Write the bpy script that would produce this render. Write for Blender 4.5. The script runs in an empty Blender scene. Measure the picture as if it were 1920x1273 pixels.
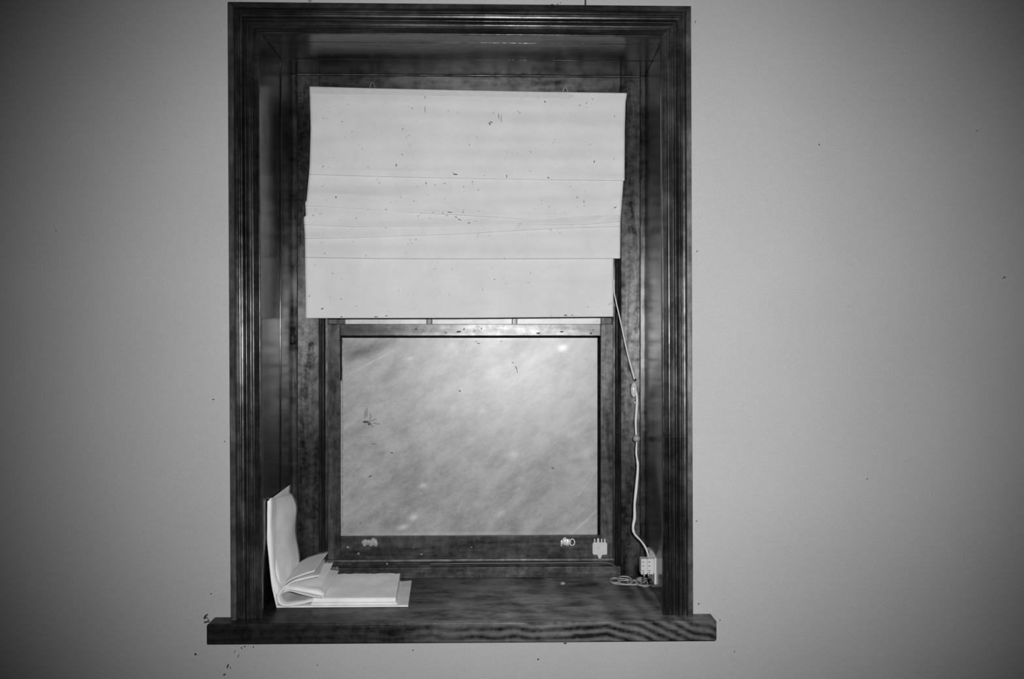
import bpy, bmesh, math, random
from mathutils import Vector
from mathutils.bvhtree import BVHTree
random.seed(7)
scene = bpy.context.scene
COL = scene.collection

# ------------------------------------------------------------------ camera, world, flash, exposure
CAM = Vector((0.0, -1.8, 1.5))
YAW = math.radians(1.25)
F = 1600.0
cd = bpy.data.cameras.new('camera'); cam = bpy.data.objects.new('camera', cd); COL.objects.link(cam)
cam.location = CAM; cam.rotation_euler = (math.pi / 2, 0, -YAW)
cd.sensor_width = 36; cd.lens = F / 1920 * 36; cd.clip_start = .05
scene.camera = cam

world = bpy.data.worlds.new('dim_room'); scene.world = world; world.use_nodes = True
world.node_tree.nodes['Background'].inputs[0].default_value = (.5, .5, .5, 1)
world.node_tree.nodes['Background'].inputs[1].default_value = .022

fl = bpy.data.lights.new('camera_flash', 'SPOT'); flo = bpy.data.objects.new('camera_flash', fl); COL.objects.link(flo)
flo.location = CAM + Vector((.075, -.01, .055))
fl.energy = 152; fl.spot_size = math.radians(81); fl.spot_blend = 1.0; fl.shadow_soft_size = .011
flo.rotation_euler = (Vector((.105, 0, 1.51)) - flo.location).to_track_quat('-Z', 'Y').to_euler()

vs = scene.view_settings
vs.view_transform = 'Standard'; vs.look = 'None'; vs.gamma = 1; vs.use_curve_mapping = False
vs.exposure = 0.0

# ------------------------------------------------------------------ pixel -> place on a real plane
RGT = Vector((math.cos(YAW), -math.sin(YAW), 0)); FWD = Vector((math.sin(YAW), math.cos(YAW), 0)); UP = Vector((0, 0, 1))
def ray(px, py):
    return RGT * ((px - 960) / F) + UP * ((636.5 - py) / F) + FWD
def P(px, py, y=0.0):
    d = ray(px, py); return CAM + d * ((y - CAM.y) / d.y)
def PZ(px, py, z):
    d = ray(px, py); return CAM + d * ((z - CAM.z) / d.z)
def PX(px, y): return P(px, 636, y).x
def PZy(py, y, px=925): return P(px, py, y).z

# ------------------------------------------------------------------ materials
def new_mat(name):
    m = bpy.data.materials.new(name); m.use_nodes = True
    nt = m.node_tree; b = nt.nodes['Principled BSDF']
    return m, nt, b
def N(nt, t, **kw):
    n = nt.nodes.new(t)
    for k, v in kw.items(): setattr(n, k, v)
    return n
def lk(nt, a, b): nt.links.new(a, b)
def mapping(nt, scale=(1, 1, 1), rot=(0, 0, 0), coord='Object'):
    tc = N(nt, 'ShaderNodeTexCoord'); mp = N(nt, 'ShaderNodeMapping')
    mp.inputs['Scale'].default_value = scale; mp.inputs['Rotation'].default_value = rot
    lk(nt, tc.outputs[coord], mp.inputs['Vector']); return mp.outputs[0]
def noise(nt, vec, scale, detail=4, rough=.6, dist=0):
    n = N(nt, 'ShaderNodeTexNoise'); n.inputs['Scale'].default_value = scale
    n.inputs['Detail'].default_value = detail; n.inputs['Roughness'].default_value = rough
    n.inputs['Distortion'].default_value = dist
    lk(nt, vec, n.inputs['Vector']); return n.outputs['Fac']
def math_(nt, op, a, b=None, c=None, clamp=False):
    n = N(nt, 'ShaderNodeMath', operation=op); n.use_clamp = clamp
    for i, v in enumerate((a, b, c)):
        if v is None: continue
        if isinstance(v, (int, float)): n.inputs[i].default_value = v
        else: lk(nt, v, n.inputs[i])
    return n.outputs[0]
def ramp(nt, fac, stops):
    r = N(nt, 'ShaderNodeValToRGB'); e = r.color_ramp.elements
    while len(e) < len(stops): e.new(.5)
    for i, (p, v) in enumerate(stops):
        e[i].position = p; e[i].color = (v, v, v, 1)
    lk(nt, fac, r.inputs[0]); return r.outputs[0]
def maprange(nt, v, a, b, c, d):
    n = N(nt, 'ShaderNodeMapRange'); lk(nt, v, n.inputs[0])
    for i, x in enumerate((a, b, c, d)): n.inputs[i + 1].default_value = x
    return n.outputs[0]
def bump(nt, b, h, strength=.2, dist=.001):
    n = N(nt, 'ShaderNodeBump'); n.inputs['Strength'].default_value = strength; n.inputs['Distance'].default_value = dist
    lk(nt, h, n.inputs['Height']); lk(nt, n.outputs[0], b.inputs['Normal'])

def wood(name, axis, lo, hi, rough=(.16, .3), blotch=.5, spec=(.2, .6), mott=30):
    m, nt, b = new_mat(name)
    along = {'X': (2.2, 45, 45), 'Z': (45, 45, 2.2), 'Y': (45, 2.2, 45)}[axis]
    mid = {'X': (1.2, 11, 11), 'Z': (11, 11, 1.2), 'Y': (11, 1.2, 11)}[axis]
    v1 = mapping(nt, along); n1 = noise(nt, v1, 6, 5, .75, .3)
    v2 = mapping(nt, mid); n2 = noise(nt, v2, 3, 4, .65, .6)
    v3 = mapping(nt); n3 = noise(nt, v3, 6, 5, .65); n4 = noise(nt, v3, mott, 5, .7)
    s = math_(nt, 'MULTIPLY', n1, .30)
    s = math_(nt, 'MULTIPLY_ADD', n2, .35, s)
    s = math_(nt, 'MULTIPLY_ADD', n3, blotch * .4, s)
    s = math_(nt, 'MULTIPLY_ADD', n4, blotch * .25, s)
    tot = .65 + blotch * .65
    c = maprange(nt, s, tot * .40, tot * .60, 0, 1)
    col = ramp(nt, c, [(0, lo), (.55, lo + (hi - lo) * .30), (1, hi)])
    sp = noise(nt, v3, 150, 2, .5)
    spm = maprange(nt, sp, .745, .80, 0, .35)
    mx = N(nt, 'ShaderNodeMix', data_type='RGBA'); lk(nt, spm, mx.inputs[0]); lk(nt, col, mx.inputs[6])
    mx.inputs[7].default_value = (.20, .20, .20, 1)
    lk(nt, mx.outputs[2], b.inputs['Base Color'])
    lk(nt, maprange(nt, n3, .3, .7, rough[0], rough[1]), b.inputs['Roughness'])
    q = math_(nt, 'MULTIPLY_ADD', n2, .5, math_(nt, 'MULTIPLY', n4, .5))
    lk(nt, maprange(nt, q, .40, .60, spec[0], spec[1]), b.inputs['Specular IOR Level'])
    hgt = math_(nt, 'MULTIPLY_ADD', n3, .5, n1)
    bump(nt, b, hgt, .25, .0006)
    return m

M = {}
M['case_v'] = wood('varnished_casing_upright', 'Z', .002, .028, (.27, .36), blotch=.9, spec=(.2, .9))
M['case_v_refl'] = wood('varnished_casing_upright_reflection', 'Z', .004, .046, (.28, .38), blotch=.9, spec=(.2, .9))  # lighter tone paints a reflection of the room into the varnish
M['case_h'] = wood('varnished_casing_head', 'X', .004, .034, (.24, .34), spec=(.25, .7))
M['line_v'] = wood('varnished_lining_upright', 'Z', .002, .018, (.13, .2), blotch=.8, spec=(.3, .6))
M['line_h'] = wood('varnished_lining_head', 'X', .003, .026, (.15, .24), blotch=.9, spec=(.25, .6))
M['head_f'] = wood('frame_head_wood', 'X', .003, .024, (.36, .44), blotch=1.2, spec=(.1, 1.0))
M['bead_v'] = wood('corner_bead_wood', 'Z', .002, .03, (.28, .36), blotch=1.5, spec=(.0, .55), mott=22)
M['stop'] = wood('stop_bead_wood', 'Z', .002, .02, (.3, .38), spec=(.08, .35))
M['band'] = wood('worn_outer_band', 'Z', .008, .085, (.34, .42), blotch=1.5, spec=(.4, 1.5), mott=25)
M['band_h'] = wood('worn_outer_band_head', 'X', .006, .045, (.36, .46), blotch=1.4, spec=(.2, .7), mott=25)
M['frame_v'] = wood('frame_upright', 'Z', .002, .022, (.28, .35), blotch=1.5, spec=(.12, 1.1), mott=55)
M['frame_h'] = wood('frame_level', 'X', .008, .085, (.34, .45), blotch=1.3, spec=(.15, .7), mott=45)
M['sash_v'] = wood('sash_upright', 'Z', .006, .070, (.34, .44), blotch=1.4, spec=(.15, .7), mott=45)
M['sash_h'] = wood('sash_level', 'X', .005, .05, (.34, .44), blotch=1.2, spec=(.15, .7), mott=45)
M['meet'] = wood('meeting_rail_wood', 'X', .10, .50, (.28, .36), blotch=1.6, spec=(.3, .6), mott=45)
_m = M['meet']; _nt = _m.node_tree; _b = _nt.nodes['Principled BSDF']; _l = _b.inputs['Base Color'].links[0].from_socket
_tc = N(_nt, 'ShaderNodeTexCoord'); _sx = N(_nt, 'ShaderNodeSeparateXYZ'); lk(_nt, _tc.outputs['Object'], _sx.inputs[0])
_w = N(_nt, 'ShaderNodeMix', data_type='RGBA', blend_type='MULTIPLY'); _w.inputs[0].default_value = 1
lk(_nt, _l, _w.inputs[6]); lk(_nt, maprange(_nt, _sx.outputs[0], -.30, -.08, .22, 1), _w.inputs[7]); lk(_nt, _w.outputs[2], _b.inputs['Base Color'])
M['edge_shade'] = wood('edge_shade_dark', 'X', .001, .006, (.6, .7), spec=(.02, .08))  # near-black colour standing in for the shade around the pane

# window stool: flat-sawn figure that undulates along the board, one knot
def stool_mat():
    m, nt, b = new_mat('window_stool_wood')
    tc = N(nt, 'ShaderNodeTexCoord'); sx = N(nt, 'ShaderNodeSeparateXYZ'); lk(nt, tc.outputs['Object'], sx.inputs[0])
    X, Y, Z = sx.outputs
    def n1d(scale, w): return noise(nt, mapping(nt, (scale, scale * w, scale * w)), 1, 2, .5)
    h = math_(nt, 'MULTIPLY_ADD', Y, .055, Z)
    h = math_(nt, 'MULTIPLY_ADD', math_(nt, 'SUBTRACT', n1d(4.2, .25), .5), .085, h)
    h = math_(nt, 'MULTIPLY_ADD', math_(nt, 'SUBTRACT', n1d(13, .4), .5), .020, h)
    h = math_(nt, 'MULTIPLY_ADD', math_(nt, 'SUBTRACT', noise(nt, mapping(nt, (40, 160, 160)), 1, 3, .6), .5), .003, h)
    end = math_(nt, 'MAXIMUM', math_(nt, 'SUBTRACT', X, .235), 0)
    h = math_(nt, 'MULTIPLY_ADD', end, .34, h)
    kx, kz = KNOT
    dx = math_(nt, 'MULTIPLY', math_(nt, 'SUBTRACT', X, kx), 1 / .032); dz = math_(nt, 'MULTIPLY', math_(nt, 'SUBTRACT', Z, kz), 1 / .014)
    r2 = math_(nt, 'ADD', math_(nt, 'MULTIPLY', dx, dx), math_(nt, 'MULTIPLY', dz, dz)); g = math_(nt, 'POWER', 2.718, math_(nt, 'MULTIPLY', r2, -1.0))
    h = math_(nt, 'MULTIPLY_ADD', g, .010, h)
    w = math_(nt, 'SINE', math_(nt, 'MULTIPLY', h, 2 * math.pi / .0175))
    w = math_(nt, 'MULTIPLY_ADD', w, .5, .5); w = math_(nt, 'POWER', w, 1.1)
    streak = noise(nt, mapping(nt, (3, 70, 90)), 2.5, 5, .7, .3); bl = noise(nt, mapping(nt, (1, 1.6, 1)), 9, 5, .65); fi = noise(nt, mapping(nt), 60, 5, .7)
    wgt = math_(nt, 'MULTIPLY', maprange(nt, X, -.20, .0, .12, .42), maprange(nt, X, .22, .48, 1, .6))
    s = math_(nt, 'MULTIPLY', w, wgt)
    s = math_(nt, 'MULTIPLY_ADD', streak, .40, s); s = math_(nt, 'MULTIPLY_ADD', bl, .95, s); s = math_(nt, 'MULTIPLY_ADD', fi, .45, s)
    c = maprange(nt, s, .80, 1.38, 0, 1)
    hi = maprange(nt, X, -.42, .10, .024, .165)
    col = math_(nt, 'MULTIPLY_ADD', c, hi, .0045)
    k2 = math_(nt, 'POWER', 2.718, math_(nt, 'MULTIPLY', r2, -3.0))
    col = math_(nt, 'MULTIPLY', col, math_(nt, 'SUBTRACT', 1, math_(nt, 'MULTIPLY', k2, .85)))
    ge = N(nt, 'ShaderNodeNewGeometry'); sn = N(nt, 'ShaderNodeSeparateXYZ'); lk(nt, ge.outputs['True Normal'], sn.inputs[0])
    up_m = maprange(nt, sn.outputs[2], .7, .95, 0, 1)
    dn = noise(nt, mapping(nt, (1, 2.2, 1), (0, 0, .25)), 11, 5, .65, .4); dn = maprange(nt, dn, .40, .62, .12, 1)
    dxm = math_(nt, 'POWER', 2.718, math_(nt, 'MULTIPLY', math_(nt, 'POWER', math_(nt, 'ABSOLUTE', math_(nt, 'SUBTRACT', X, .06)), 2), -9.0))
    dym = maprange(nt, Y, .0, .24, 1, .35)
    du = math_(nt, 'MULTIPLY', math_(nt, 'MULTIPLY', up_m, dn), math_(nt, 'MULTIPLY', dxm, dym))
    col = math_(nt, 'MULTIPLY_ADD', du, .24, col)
    lk(nt, col, b.inputs['Base Color']); b.inputs['Roughness'].default_value = .45
    lk(nt, maprange(nt, fi, .35, .65, .12, .4), b.inputs['Specular IOR Level'])
    bump(nt, b, math_(nt, 'MULTIPLY_ADD', streak, .6, fi), .3, .0008)
    return m
_k = P(737, 1190, -.048); KNOT = (_k.x, _k.z)
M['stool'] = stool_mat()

def plain(name, v, rough=.6, spec=.4, metal=0.0, nscale=40, var=.1, bmp=.1):
    m, nt, b = new_mat(name)
    n = noise(nt, mapping(nt), nscale, 4, .6)
    lk(nt, ramp(nt, n, [(.3, v * (1 - var)), (.7, v * (1 + var))]), b.inputs['Base Color'])
    b.inputs['Roughness'].default_value = rough; b.inputs['Specular IOR Level'].default_value = spec
    b.inputs['Metallic'].default_value = metal
    bump(nt, b, n, bmp, .0005)
    return m
# painted plaster
m, nt, b = new_mat('painted_plaster'); M['wall'] = m
v = mapping(nt)
f1 = noise(nt, v, 420, 3, .7); f2 = noise(nt, v, 60, 4, .6); f3 = noise(nt, v, 2.2, 3, .5)
s = math_(nt, 'MULTIPLY', f1, .75); s = math_(nt, 'MULTIPLY_ADD', f2, .12, s); s = math_(nt, 'MULTIPLY_ADD', f3, .3, s)
lk(nt, ramp(nt, s, [(.40, .365), (.75, .495)]), b.inputs['Base Color'])
b.inputs['Roughness'].default_value = .62; b.inputs['Specular IOR Level'].default_value = .25
bump(nt, b, math_(nt, 'MULTIPLY_ADD', f2, .6, f1), .3, .0006)
# blind cloth
m, nt, b = new_mat('white_cotton_blind'); M['blind'] = m
f1 = noise(nt, mapping(nt, (1, 1, 8)), 140, 3, .6); f1b = noise(nt, mapping(nt, (8, 1, 1)), 140, 3, .6); f2 = noise(nt, mapping(nt), 9, 5, .65)
s = math_(nt, 'MULTIPLY', f1, .25); s = math_(nt, 'MULTIPLY_ADD', f1b, .25, s); s = math_(nt, 'MULTIPLY_ADD', f2, .6, s)
lk(nt, ramp(nt, s, [(.35, .57), (.72, .69)]), b.inputs['Base Color'])
b.inputs['Roughness'].default_value = .85; b.inputs['Specular IOR Level'].default_value = .15
bump(nt, b, math_(nt, 'ADD', f1, f1b), .25, .0005)
# paper
m, nt, b = new_mat('aged_white_paper'); M['paper'] = m
f2 = noise(nt, mapping(nt), 22, 5, .6)
lk(nt, ramp(nt, f2, [(.3, .72), (.7, .88)]), b.inputs['Base Color']); b.inputs['Roughness'].default_value = .7
b.inputs['Specular IOR Level'].default_value = .2; bump(nt, b, f2, .2, .002)
M['paper_grey'] = plain('greyer_paper', .60, .75, .2, nscale=25)
M['white_plastic'] = plain('white_plastic', .55, .35, .5, nscale=90, var=.05, bmp=.05)
M['cord'] = plain('pale_cord', .62, .6, .3, nscale=200)
M['bead'] = plain('grey_plastic_bead', .27, .4, .5)
M['coil'] = plain('translucent_grey_flex', .34, .35, .5, nscale=150, var=.35)
M['black'] = plain('near_black', .012, .6, .2)
M['speck'] = plain('dark_speck', .05, .8, .1, nscale=300, var=.5)
M['speck_soft'] = plain('faint_speck', .30, .8, .1, nscale=300, var=.3)
M['cable'] = plain('dark_cable_sheath', .05, .4, .5)
M['metal'] = plain('dull_bright_metal', .62, .4, .6, metal=.15, nscale=160, var=.3, bmp=.6)
M['wire'] = plain('wire', .35, .4, .6, metal=.5)
M['dust'] = plain('grey_dust_fluff', .30, .9, .1)
# clear plastic
m, nt, b = new_mat('clear_plastic'); M['clear'] = m
b.inputs['Base Color'].default_value = (.7, .7, .7, 1); b.inputs['Roughness'].default_value = .2; b.inputs['Alpha'].default_value = .55
m, nt, b = new_mat('clear_flap'); M['flap'] = m
b.inputs['Base Color'].default_value = (.5, .5, .5, 1); b.inputs['Roughness'].default_value = .25; b.inputs['Alpha'].default_value = .30

# dusty glass. spots = (x, z, rx, rz, tilt, strength) in metres, dirt marks with a shape of their own
def glass(name, lo, hi, rough, spec, spots, clear=.10):
    m, nt, b = new_mat(name)
    v = mapping(nt, (1, 1, 1), (0, math.radians(-34), 0))
    mp = nt.nodes.new('ShaderNodeMapping'); mp.inputs['Rotation'].default_value = (0, math.radians(32), 0)
    tc = N(nt, 'ShaderNodeTexCoord'); lk(nt, tc.outputs['Object'], mp.inputs[0])
    st = N(nt, 'ShaderNodeVectorMath', operation='MULTIPLY'); lk(nt, mp.outputs[0], st.inputs[0]); st.inputs[1].default_value = (1, 1, 1.8)
    big = noise(nt, st.outputs[0], 7, 5, .6, .4); sml = noise(nt, st.outputs[0], 30, 5, .7, .3)
    iso = noise(nt, tc.outputs['Object'], 2.5, 2, .5)
    fine = noise(nt, tc.outputs['Object'], 300, 2, .6)
    blot = noise(nt, st.outputs[0], 17, 3, .55, .2)
    s = math_(nt, 'MULTIPLY', big, .25); s = math_(nt, 'MULTIPLY_ADD', sml, .27, s); s = math_(nt, 'MULTIPLY_ADD', blot, .25, s); s = math_(nt, 'MULTIPLY_ADD', iso, .13, s); s = math_(nt, 'MULTIPLY_ADD', fine, .14, s)
    col = maprange(nt, s, .42, .58, lo, hi)
    sx = N(nt, 'ShaderNodeSeparateXYZ'); lk(nt, tc.outputs['Object'], sx.inputs[0])
    for (cx, cz, rx, rz, tilt, k) in spots:
        dx = math_(nt, 'SUBTRACT', sx.outputs[0], cx); dz = math_(nt, 'SUBTRACT', sx.outputs[2], cz)
        ca, sa = math.cos(tilt), math.sin(tilt)
        a = math_(nt, 'MULTIPLY', dx, ca / rx); a = math_(nt, 'MULTIPLY_ADD', dz, sa / rx, a)
        c = math_(nt, 'MULTIPLY', dx, -sa / rz); c = math_(nt, 'MULTIPLY_ADD', dz, ca / rz, c)
        r2 = math_(nt, 'MULTIPLY', a, a); r2 = math_(nt, 'MULTIPLY_ADD', c, c, r2)
        g = math_(nt, 'POWER', 2.718, math_(nt, 'MULTIPLY', r2, -1.0))
        col = math_(nt, 'MULTIPLY_ADD', g, k, col)
    col = math_(nt, 'MAXIMUM', col, .03)
    lk(nt, col, b.inputs['Base Color'])
    lk(nt, maprange(nt, big, .3, .7, rough - .04, rough + .05), b.inputs['Roughness'])
    b.inputs['Specular IOR Level'].default_value = spec
    bump(nt, b, sml, .15, .0006)
    tr = N(nt, 'ShaderNodeBsdfTransparent'); mx = N(nt, 'ShaderNodeMixShader'); mx.inputs[0].default_value = 1 - clear
    out = nt.nodes['Material Output']
    lk(nt, tr.outputs[0], mx.inputs[1]); lk(nt, b.outputs[0], mx.inputs[2]); lk(nt, mx.outputs[0], out.inputs[0])
    return m

# ------------------------------------------------------------------ object helpers
def empty(name, loc=(0, 0, 0), parent=None):
    o = bpy.data.objects.new(name, None); COL.objects.link(o); o.empty_display_size = .05
    if parent: o.parent = parent; o.location = Vector(loc) - wloc(parent)
    else: o.location = loc
    return o
def wloc(o):
    v = Vector((0, 0, 0))
    while o is not None: v = v + o.location; o = o.parent
    return v
def mk(name, verts, faces, mat, parent=None, smooth=False, mats=None, angle=40):
    me = bpy.data.meshes.new(name); off = wloc(parent) if parent else Vector((0, 0, 0))
    me.from_pydata([tuple(Vector(v) - off) for v in verts], [], faces); me.update()
    bm = bmesh.new(); bm.from_mesh(me); bmesh.ops.recalc_face_normals(bm, faces=bm.faces); bm.to_mesh(me); bm.free()
    me.materials.append(M[mat] if isinstance(mat, str) else mat)
    if smooth:
        me.polygons.foreach_set('use_smooth', [True] * len(me.polygons))
        if angle: me.set_sharp_from_angle(angle=math.radians(angle))
    o = bpy.data.objects.new(name, me); COL.objects.link(o)
    if parent: o.parent = parent
    return o
def tag(o, label=None, cat=None, group=None, kind=None):
    for k, v in (('label', label), ('category', cat), ('group', group), ('kind', kind)):
        if v: o[k] = v
    return o
def bevel(o, w=.0015, seg=2):
    md = o.modifiers.new('bevel', 'BEVEL'); md.width = w; md.segments = seg; md.limit_method = 'ANGLE'; md.angle_limit = math.radians(40)
    return o
BOXF = [(0, 1, 3, 2), (4, 6, 7, 5), (0, 4, 5, 1), (2, 3, 7, 6), (0, 2, 6, 4), (1, 5, 7, 3)]
def box(name, x0, x1, y0, y1, z0, z1, mat, parent=None, bev=.0015):
    vs_ = [(x, y, z) for x in (x0, x1) for y in (y0, y1) for z in (z0, z1)]
    o = mk(name, vs_, BOXF, mat, parent)
    if bev: bevel(o, bev)
    return o
def hexa(name, fq, bq, mat, parent=None, bev=.0015):
    "a board from its front quad and back quad (world points, same order)"
    vs_ = list(fq) + list(bq); n = len(fq)
    fs = [tuple(range(n)), tuple(range(2 * n - 1, n - 1, -1))] + [(i, (i + 1) % n, n + (i + 1) % n, n + i) for i in range(n)]
    o = mk(name, vs_, fs, mat, parent)
    if bev: bevel(o, bev)
    return o
def cat_rom(pts, n=6):
    pts = [Vector(p) for p in pts]; out = []
    for i in range(len(pts) - 1):
        p0 = pts[max(i - 1, 0)]; p1 = pts[i]; p2 = pts[i + 1]; p3 = pts[min(i + 2, len(pts) - 1)]
        for k in range(n):
            t = k / n
            out.append(.5 * ((2 * p1) + (p2 - p0) * t + (2 * p0 - 5 * p1 + 4 * p2 - p3) * t * t + (3 * p1 - p0 - 3 * p2 + p3) * t ** 3))
    out.append(pts[-1]); return out
def tube_data(pts, r, seg=8, closed=False):
    pts = [Vector(p) for p in pts]; n = len(pts); V = []; Fc = []
    rr = r if callable(r) else (lambda t: r)
    prev = None
    for i, p in enumerate(pts):
        a = pts[(i - 1) % n] if (closed or i > 0) else p; c = pts[(i + 1) % n] if (closed or i < n - 1) else p
        t = (c - a).normalized()
        if prev is None:
            u = t.cross(Vector((0, 1, 0)));
            if u.length < .1: u = t.cross(Vector((1, 0, 0)))
        else: u = prev - t * prev.dot(t)
        u.normalize(); prev = u; w = t.cross(u)
        R = rr(i / max(n - 1, 1))
        for k in range(seg):
            an = 2 * math.pi * k / seg; V.append(p + (u * math.cos(an) + w * math.sin(an)) * R)
    for i in range(n if closed else n - 1):
        j = (i + 1) % n
        for k in range(seg):
            k2 = (k + 1) % seg; Fc.append((i * seg + k, i * seg + k2, j * seg + k2, j * seg + k))
    if not closed: Fc += [tuple(range(seg)), tuple(range((n - 1) * seg, n * seg))]
    return V, Fc
def tube(name, pts, r, mat, parent=None, seg=8, closed=False):
    V, Fc = tube_data(pts, r, seg, closed); return mk(name, V, Fc, mat, parent, True, angle=60)
def join(datas):
    V = []; Fc = []
    for v, f in datas:
        o = len(V); V += list(v); Fc += [tuple(i + o for i in q) for q in f]
    return V, Fc
def ball_data(c, r, sx=1, sy=1, sz=1, jit=0, nu=10, nv=7, rnd=random):
    V = []; Fc = []; c = Vector(c)
    for j in range(nv + 1):
        th = math.pi * j / nv
        for i in range(nu):
            ph = 2 * math.pi * i / nu; k = r * (1 + (rnd.uniform(-jit, jit) if 0 < j < nv else 0))
            V.append(c + Vector((math.sin(th) * math.cos(ph) * sx, math.sin(th) * math.sin(ph) * sy, math.cos(th) * sz)) * k)
    for j in range(nv):
        for i in range(nu):
            a = j * nu + i; b_ = j * nu + (i + 1) % nu; Fc.append((a, b_, b_ + nu, a + nu))
    return V, Fc
def ball(name, c, r, mat, parent=None, **k):
    V, Fc = ball_data(c, r, **k); return mk(name, V, Fc, mat, parent, True, angle=0)

# ------------------------------------------------------------------ the setting: wall
D = .28                                  # depth of the reveal
SILL = .9192                             # top of the window stool
AL, AR = PX(487, .0), PX(1248, .0)       # front arris of the jamb lining
A_TOP = PZy(61, .0)
BLX, BRX = PX(548, D), PX(1208, D)       # back corners of the lining
B_TOP = PZy(141, D)
ox0, ox1, oz0, oz1 = AL - .022, AR + .022, SILL - .03, A_TOP + .022
def wall_frame():
    X = [-2.6, ox0, ox1, 2.6]; Z = [0, oz0, oz1, 2.75]; V = []; Fc = []
    for y in (0, .36):
        for z in Z:
            for x in X: V.append((x, y, z))
    q = lambda a, i, j: a * 16 + j * 4 + i
    for j in range(3):
        for i in range(3):
            if i == 1 and j == 1: continue
            for a in (0, 1): Fc.append((q(a, i, j), q(a, i + 1, j), q(a, i + 1, j + 1), q(a, i, j + 1)))
    for (i0, j0, i1, j1) in ((1, 1, 2, 1), (2, 1, 2, 2), (2, 2, 1, 2), (1, 2, 1, 1), (0, 0, 3, 0), (3, 0, 3, 3), (3, 3, 0, 3), (0, 3, 0, 0)):
        Fc.append((q(0, i0, j0), q(0, i1, j1), q(1, i1, j1), q(1, i0, j0)))
    return mk('wall_back', V, Fc, 'wall')
wall = tag(wall_frame(), 'plain pale painted plaster wall around the dark wooden window', None, None, 'structure')
fl_ = box('floor', -2.6, 2.6, -3.2, .36, -.05, 0, plain('floor_boards', .10, .5), None, 0); tag(fl_, 'dark floor below the window wall', None, None, 'structure')

# ------------------------------------------------------------------ trim_1: moulded casing, profile (u from outer edge, h out of wall) in metres
K = 1.8 / F
prof = []
def arc(cu, ch, r, a0, a1, n=6):
    for i in range(n + 1):
        a = math.radians(a0 + (a1 - a0) * i / n); prof.append(((cu + r * math.cos(a)) * K, ch * .001 + r * math.sin(a) * K))
prof += [(0, 0), (0, .021), (.6 * K, .0225)]
prof += [(9.3 * K, .0225), (10.2 * K, .021), (10.8 * K, .011), (14.3 * K, .0105)]
arc(16.6, 11.5, 2.2, 180, 0, 6)
prof += [(19.3 * K, .0105), (21.5 * K, .0095), (24.5 * K, .0105), (26.2 * K, .0125)]
arc(28.6, 12.5, 2.0, 170, 10, 6)
prof += [(31.2 * K, .0095), (33.8 * K, .0095)]
arc(35.4, 9.5, 1.3, 180, 0, 4)
prof += [(38.4 * K, .0085)]
arc(41.2, 10.5, 2.3, 190, 0, 6)
prof += [(44.2 * K, .0098), (50.8 * K, .0105)]
arc(52.2, 9.2, 1.9, 120, -20, 6)
prof += [(54.3 * K, .004), (54.3 * K, 0)]
TLc, TRc = P(427, 3, -.022), P(1296, 11, -.022)
BLc, BRc = P(433, 1155, -.022), P(1300, 1150, -.022)
trim1 = tag(empty('trim_1', ((TLc.x + TRc.x) / 2, 0, SILL)), 'dark varnished moulded casing around the window', None, None, 'structure')
SPLIT = next(i for i, (u, h) in enumerate(prof) if u > 10.5 * K)
def strip(name, e0, e1, mat, band):
    "e0,e1: functions (u,h) -> world point at both ends"
    body = strip1(name, [(prof[SPLIT][0], 0)] + prof[SPLIT:], e0, e1, mat, trim1)
    strip1('outer_band', prof[:SPLIT] + [prof[SPLIT], (prof[SPLIT][0], 0)], e0, e1, band, body)
def strip1(name, prof, e0, e1, mat, parent):
    V = [e0(u, h) for u, h in prof] + [e1(u, h) for u, h in prof]; n = len(prof)
    Fc = [(i, i + 1, n + i + 1, n + i) for i in range(n - 1)] + [(n - 1, 0, n, 2 * n - 1)] + [tuple(range(n)), tuple(range(2 * n - 1, n - 1, -1))]
    return mk(name, V, Fc, mat, parent, True, angle=30)
eTL = lambda u, h: Vector((TLc.x + u, -h, TLc.z - u))
eTR = lambda u, h: Vector((TRc.x - u, -h, TRc.z - u))
lerp = lambda a, b_, t: a + (b_ - a) * t
def eL(z):
    t = (TLc.z - z) / (TLc.z - BLc.z); x = lerp(TLc.x, BLc.x, t); return lambda u, h: Vector((x + u, -h, z))
def eR(z):
    t = (TRc.z - z) / (TRc.z - BRc.z); x = lerp(TRc.x, BRc.x, t); return lambda u, h: Vector((x - u, -h, z))
zl, zr = PZy(801, -.02), PZy(823, -.02)  # heights where the casing splits for the painted-in reflection
strip('casing_board', eTL, eTR, 'case_h', 'band_h')
strip('casing_board', eTL, eL(zl + .0003), 'case_v', 'band')
strip('casing_board', eL(zl), eL(SILL), 'case_v_refl', 'band')
strip('casing_board', eTR, eR(zr + .0003), 'case_v_refl', 'band')
strip('casing_board', eR(zr), eR(SILL), 'case_v', 'band')

# ------------------------------------------------------------------ trim_2: deep reveal lining boards and corner beads
trim2 = tag(empty('trim_2', (0, D / 2, SILL)), 'glossy dark boards lining the deep window reveal', None, None, 'structure')
def lin(px, back):   # lining x at a depth
    return px
def xl(y): return lerp(AL, BLX, y / D)
def xr(y): return lerp(AR, BRX, y / D)
def zt(y): return lerp(A_TOP, B_TOP, y / D)
T = .018
for (y0, y1, dd) in ((0.0, .170, 0), (.168, D + .004, .0022)):
    for sgn, fx in ((-1, xl), (1, xr)):
        d = -sgn * dd if sgn < 0 else 0
        a0, a1 = fx(y0) + d, fx(y1) + d
        hexa('lining_board', [(a0, y0, SILL), (a1, y1, SILL), (a1, y1, zt(y1) + .014), (a0, y0, zt(y0) + .014)],
             [(a0 + sgn * T, y0, SILL), (a1 + sgn * T, y1, SILL), (a1 + sgn * T, y1, zt(y1) + .014), (a0 + sgn * T, y0, zt(y0) + .014)], 'line_v', trim2, .0012)
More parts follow.
